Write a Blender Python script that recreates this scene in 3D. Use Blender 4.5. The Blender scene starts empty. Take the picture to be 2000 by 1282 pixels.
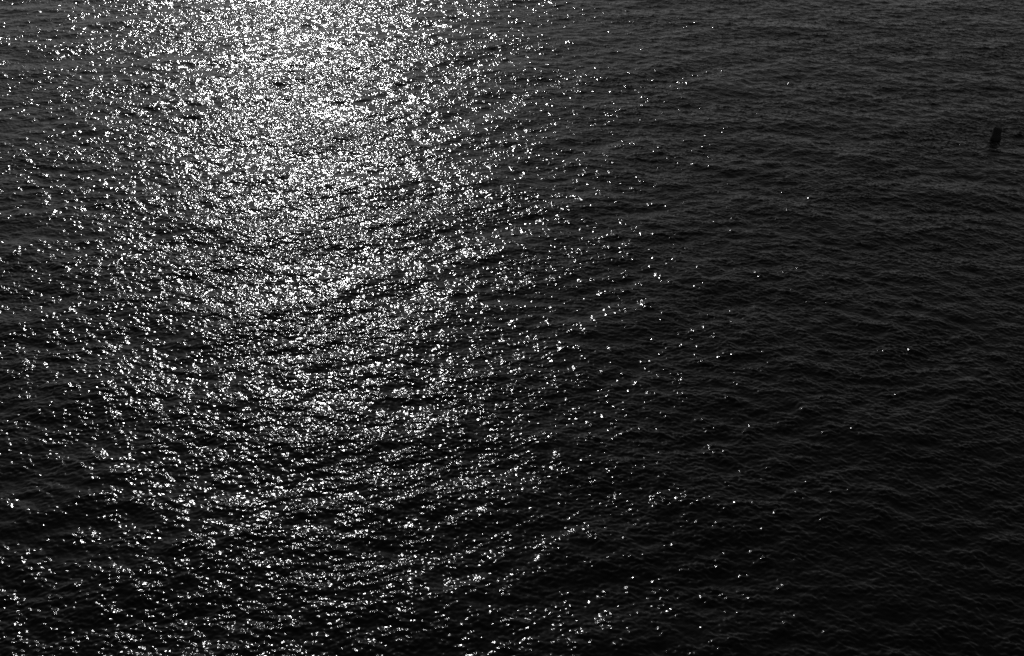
import bpy, bmesh, math, random
import numpy as np
from mathutils import Vector, Matrix

sc = bpy.context.scene
R = math.radians

# ------------------------------------------------------------------ camera
CAM_H = 22.0
PITCH = 31.0          # degrees below the horizon
cam_d = bpy.data.cameras.new("camera")
cam_d.lens = 38.0
cam_d.sensor_width = 36.0
cam_d.clip_start = 0.1
cam_d.clip_end = 20000.0
cam = bpy.data.objects.new("camera", cam_d)
sc.collection.objects.link(cam)
cam.location = (0, 0, CAM_H)
cam.rotation_euler = (R(90 - PITCH), 0, 0)
sc.camera = cam

# ------------------------------------------------------------------ light
SUN_EL = 28.5
SUN_AZ = -12.0         # degrees to the left of the view axis
SUN_STRENGTH = 2.8
SKY_STRENGTH = 0.14
EXPOSURE = -2.1

w = bpy.data.worlds.new("World")
sc.world = w
w.use_nodes = True
nt = w.node_tree
bg = nt.nodes["Background"]
sky = nt.nodes.new("ShaderNodeTexSky")
sky.sky_type = 'NISHITA'
sky.sun_disc = False
sky.dust_density = 0.3
sky.sun_elevation = R(SUN_EL)
sky.sun_rotation = R(SUN_AZ)      # measured clockwise from +Y
bw = nt.nodes.new("ShaderNodeRGBToBW")   # the picture is black and white film
nt.links.new(sky.outputs[0], bw.inputs[0])
nt.links.new(bw.outputs[0], bg.inputs[0])
bg.inputs[1].default_value = SKY_STRENGTH

sd = bpy.data.lights.new("sun", 'SUN')
sd.energy = SUN_STRENGTH
sd.angle = R(0.53)
sd.color = (1, 1, 1)
sun = bpy.data.objects.new("sun", sd)
sc.collection.objects.link(sun)
az, el = R(SUN_AZ), R(SUN_EL)
to_sun = Vector((math.sin(az) * math.cos(el), math.cos(az) * math.cos(el), math.sin(el)))
sun.rotation_euler = to_sun.to_track_quat('Z', 'Y').to_euler()

sc.view_settings.view_transform = 'Standard'
sc.view_settings.look = 'None'
sc.view_settings.gamma = 1.0
sc.view_settings.exposure = EXPOSURE
sc.cycles.use_denoising = False
sc.cycles.sample_clamp_direct = 0
sc.cycles.sample_clamp_indirect = 4
sc.cycles.max_bounces = 4
sc.cycles.filter_width = 1.7      # soft grain-sized pixels, like the film

# ------------------------------------------------------------------ water
def system(cell, l0, l1, power, direction, spread, slope, seed, n=1024):
    """Periodic Gaussian random wave field between two wavelengths with the given total rms slope."""
    g = np.random.default_rng(seed)
    kx = np.fft.fftfreq(n, cell) * 2 * np.pi
    KX, KY = np.meshgrid(kx, kx)          # rows = y
    K = np.hypot(KX, KY); K[0, 0] = 1
    ang = np.arctan2(KY, KX)
    k0, k1 = 2 * np.pi / l0, 2 * np.pi / l1
    amp = K ** power
    amp *= np.exp(-(k0 / K) ** 4) * np.exp(-(K / k1) ** 4)
    amp *= np.abs(np.cos(ang - R(direction))) ** spread + 0.04
    amp[0, 0] = 0
    F = np.fft.fft2(g.standard_normal((n, n))) * amp
    h = np.fft.ifft2(F).real
    sx = np.fft.ifft2(F * 1j * KX).real
    sy = np.fft.ifft2(F * 1j * KY).real
    s = slope / math.sqrt((sx ** 2 + sy ** 2).mean())
    return (h * s).astype(np.float32)


def axis(lo, hi, far, step, grow=0.0):
    mid, p = [lo], lo
    while p < hi:
        p += step * (1 + grow * (p - lo)); mid.append(p)
    out, s = [], p - mid[-2]
    while p < far:
        s *= 1.06; p += s; out.append(p)
    left, p, s = [], lo, step
    while p > -far:
        s *= 1.06; p -= s; left.append(p)
    return np.array(left[::-1] + mid + out)


def sample(h, cell, x, y, rot=0.0):
    """Bilinear look-up of a periodic tile, turned by rot degrees."""
    n = h.shape[0]
    c, s = math.cos(R(rot)), math.sin(R(rot))
    fx = (x * c + y * s) / cell; fy = (-x * s + y * c) / cell
    ix = np.floor(fx).astype(np.int64); iy = np.floor(fy).astype(np.int64)
    tx = (fx - ix).astype(np.float32); ty = (fy - iy).astype(np.float32)
    ix %= n; iy %= n
    ix1 = (ix + 1) % n; iy1 = (iy + 1) % n
    return (h[iy, ix] * (1 - tx) + h[iy, ix1] * tx) * (1 - ty) + (h[iy1, ix] * (1 - tx) + h[iy1, ix1] * tx) * ty


X = axis(-44.0, 44.0, 9000.0, 0.026)
Y = axis(18.0, 96.0, 9000.0, 0.025, 0.025)
GX, GY = np.meshgrid(X, Y)
Z = np.zeros(GX.shape, np.float32)
# swell and wind chop (crests run up to the right), wavelets and ripples crossing them
SWELL, CHOP, WAVELET, RIPPLE = 0.046, 0.072, 0.108, 0.215
Z += sample(system(0.10, 7.0, 2.2, -2.0, 94, 1.0, SWELL, 3), 0.10, GX, GY)
chop = sample(system(0.09, 2.0, 0.5, -2.0, 102, 1.5, CHOP, 5), 0.09, GX, GY)
chop += sample(system(0.09, 1.6, 0.5, -2.0, 40, 1, CHOP * 0.9, 6), 0.09, GX, GY)
Z += chop
gust = sample(system(0.10, 24.0, 3.0, -1.3, 100, 1, 1.0, 13), 0.10, GX, GY); gust /= gust.std()
patch = np.clip(1.0 + 0.14 * gust + 0.2 * chop / chop.std(), 0.5, 1.7)
wav = sample(system(0.05, 0.65, 0.22, -2.0, 66, 0.8, WAVELET, 7), 0.05, GX, GY, 7)
rip = sample(system(0.02, 0.30, 0.09, -2.0, 68, 0.4, RIPPLE, 9, 2048), 0.02, GX, GY, -5)
Z += (wav + rip) * patch
del wav, rip, gust, patch, chop
nx, ny = len(X), len(Y)
co = np.empty((ny, nx, 3), np.float32)
co[..., 0] = GX; co[..., 1] = GY; co[..., 2] = Z
idx = np.arange(nx * ny, dtype=np.int32).reshape(ny, nx)
quads = np.stack([idx[:-1, :-1], idx[:-1, 1:], idx[1:, 1:], idx[1:, :-1]], -1).reshape(-1, 4)
me = bpy.data.meshes.new("water")
me.vertices.add(nx * ny)
me.vertices.foreach_set("co", co.ravel())
me.loops.add(quads.size)
me.loops.foreach_set("vertex_index", quads.ravel())
me.polygons.add(len(quads))
me.polygons.foreach_set("loop_start", np.arange(0, quads.size, 4, dtype=np.int32))
me.polygons.foreach_set("use_smooth", np.ones(len(quads), bool))
me.update(calc_edges=True)
water = bpy.data.objects.new("water", me)
sc.collection.objects.link(water)
water["kind"] = "structure"
water["label"] = "dark choppy water glittering with sunlight, filling the whole view"

m = bpy.data.materials.new("sea_water"); m.use_nodes = True
nt = m.node_tree; ns = nt.nodes; L = nt.links
p = ns["Principled BSDF"]
p.inputs["Base Color"].default_value = (0.003, 0.003, 0.003, 1)
p.inputs["Roughness"].default_value = 0.095
p.inputs["IOR"].default_value = 1.333
geo = ns.new("ShaderNodeNewGeometry")
mp = ns.new("ShaderNodeMapping"); mp.inputs["Rotation"].default_value = (0, 0, R(-12)); mp.inputs["Scale"].default_value = (0.7, 1, 1)
L.new(geo.outputs["Position"], mp.inputs["Vector"])
n1 = ns.new("ShaderNodeTexNoise"); n1.inputs["Scale"].default_value = 22; n1.inputs["Detail"].default_value = 1.5
L.new(mp.outputs[0], n1.inputs["Vector"])
b1 = ns.new("ShaderNodeBump"); b1.inputs["Strength"].default_value = 1.0; b1.inputs["Distance"].default_value = 0.004
L.new(n1.outputs["Fac"], b1.inputs["Height"])
L.new(b1.outputs[0], p.inputs["Normal"])
# rough lobe for tiny capillary ripples, mixed in to imitate bloom around glitter
p2 = ns.new("ShaderNodeBsdfPrincipled")
p2.inputs["Base Color"].default_value = (0.003, 0.003, 0.003, 1)
p2.inputs["Roughness"].default_value = 0.42
p2.inputs["IOR"].default_value = 1.333
mix = ns.new("ShaderNodeMixShader"); mix.inputs[0].default_value = 0.07
L.new(p.outputs[0], mix.inputs[1]); L.new(p2.outputs[0], mix.inputs[2])
L.new(mix.outputs[0], ns["Material Output"].inputs["Surface"])
me.materials.append(m)

# ------------------------------------------------------------------ helpers
def ground_at(px, py, z=0.0):
    """Where the line of sight through a point of the 2000 x 1282 photograph meets the height z."""
    f = 38.0 / 36.0 * 2000
    d = Vector((px - 1000, 641 - py, -f)).normalized()
    d = cam.rotation_euler.to_matrix() @ d
    t = (z - CAM_H) / d.z
    return Vector(cam.location) + d * t


# ------------------------------------------------------------------ post
def make_post():
    base = ground_at(1944, 270)
    rnd = random.Random(4)
    bm = bmesh.new()
    seg, r0 = 28, 0.215
    rough = [1 + rnd.uniform(-.05, .05) for _ in range(seg)]
    #      height, radius factor: swollen with growth at the waterline, worn round at the top
    prof = [(-2.5, 1.10), (-1.0, 1.10), (-0.25, 1.16), (-0.05, 1.20), (0.06, 1.16), (0.16, 1.02), (0.28, 0.97),
            (0.38, 0.96), (0.46, 0.93), (0.50, 0.84), (0.52, 0.66)]
    rings = []
    for i, (z, f) in enumerate(prof):
        r = r0 * f
        ring = []
        for k in range(seg):
            a = 2 * math.pi * k / seg
            rr = r * rough[k] * (1 + rnd.uniform(-.03, .03))
            zz = z
            if i >= 8: zz += 0.035 * math.cos(a - 2.4) + rnd.uniform(-.012, .012)
            ring.append(bm.verts.new((rr * math.cos(a), rr * math.sin(a), zz)))
        rings.append(ring)
    for a, b in zip(rings, rings[1:]):
        for k in range(seg):
            bm.faces.new((a[k], a[(k + 1) % seg], b[(k + 1) % seg], b[k]))
    top = bm.verts.new((0, 0, 0.50))
    for k in range(seg):
        bm.faces.new((rings[-1][k], rings[-1][(k + 1) % seg], top))
    bm.faces.new(rings[0][::-1])
    bmesh.ops.recalc_face_normals(bm, faces=bm.faces)
    me = bpy.data.meshes.new("post"); bm.to_mesh(me); bm.free()
    o = bpy.data.objects.new("post", me); sc.collection.objects.link(o)
    o.location = base
    o.scale = (1.15, 1.15, 1.28)
    o.rotation_euler = (R(-2), R(1.5), 0)
    o["label"] = "short dark post leaning slightly right, standing alone out of the water"
    o["category"] = "post"
    m = bpy.data.materials.new("wet_timber"); m.use_nodes = True
    ns = m.node_tree.nodes; L = m.node_tree.links; p = ns["Principled BSDF"]
    tc = ns.new("ShaderNodeTexCoord"); mp = ns.new("ShaderNodeMapping"); mp.inputs["Scale"].default_value = (18, 18, 1.5)
    nz = ns.new("ShaderNodeTexNoise"); nz.inputs["Scale"].default_value = 2; nz.inputs["Detail"].default_value = 5
    cr = ns.new("ShaderNodeValToRGB")
    cr.color_ramp.elements[0].color = (.008, .008, .008, 1); cr.color_ramp.elements[1].color = (.035, .035, .035, 1)
    bp = ns.new("ShaderNodeBump"); bp.inputs["Distance"].default_value = 0.02
    L.new(tc.outputs["Object"], mp.inputs[0]); L.new(mp.outputs[0], nz.inputs["Vector"])
    L.new(nz.outputs["Fac"], cr.inputs[0]); L.new(cr.outputs[0], p.inputs["Base Color"])
    L.new(nz.outputs["Fac"], bp.inputs["Height"]); L.new(bp.outputs[0], p.inputs["Normal"])
    p.inputs["Roughness"].default_value = 0.7
    me.materials.append(m)


make_post()
print("GRID", nx, ny)
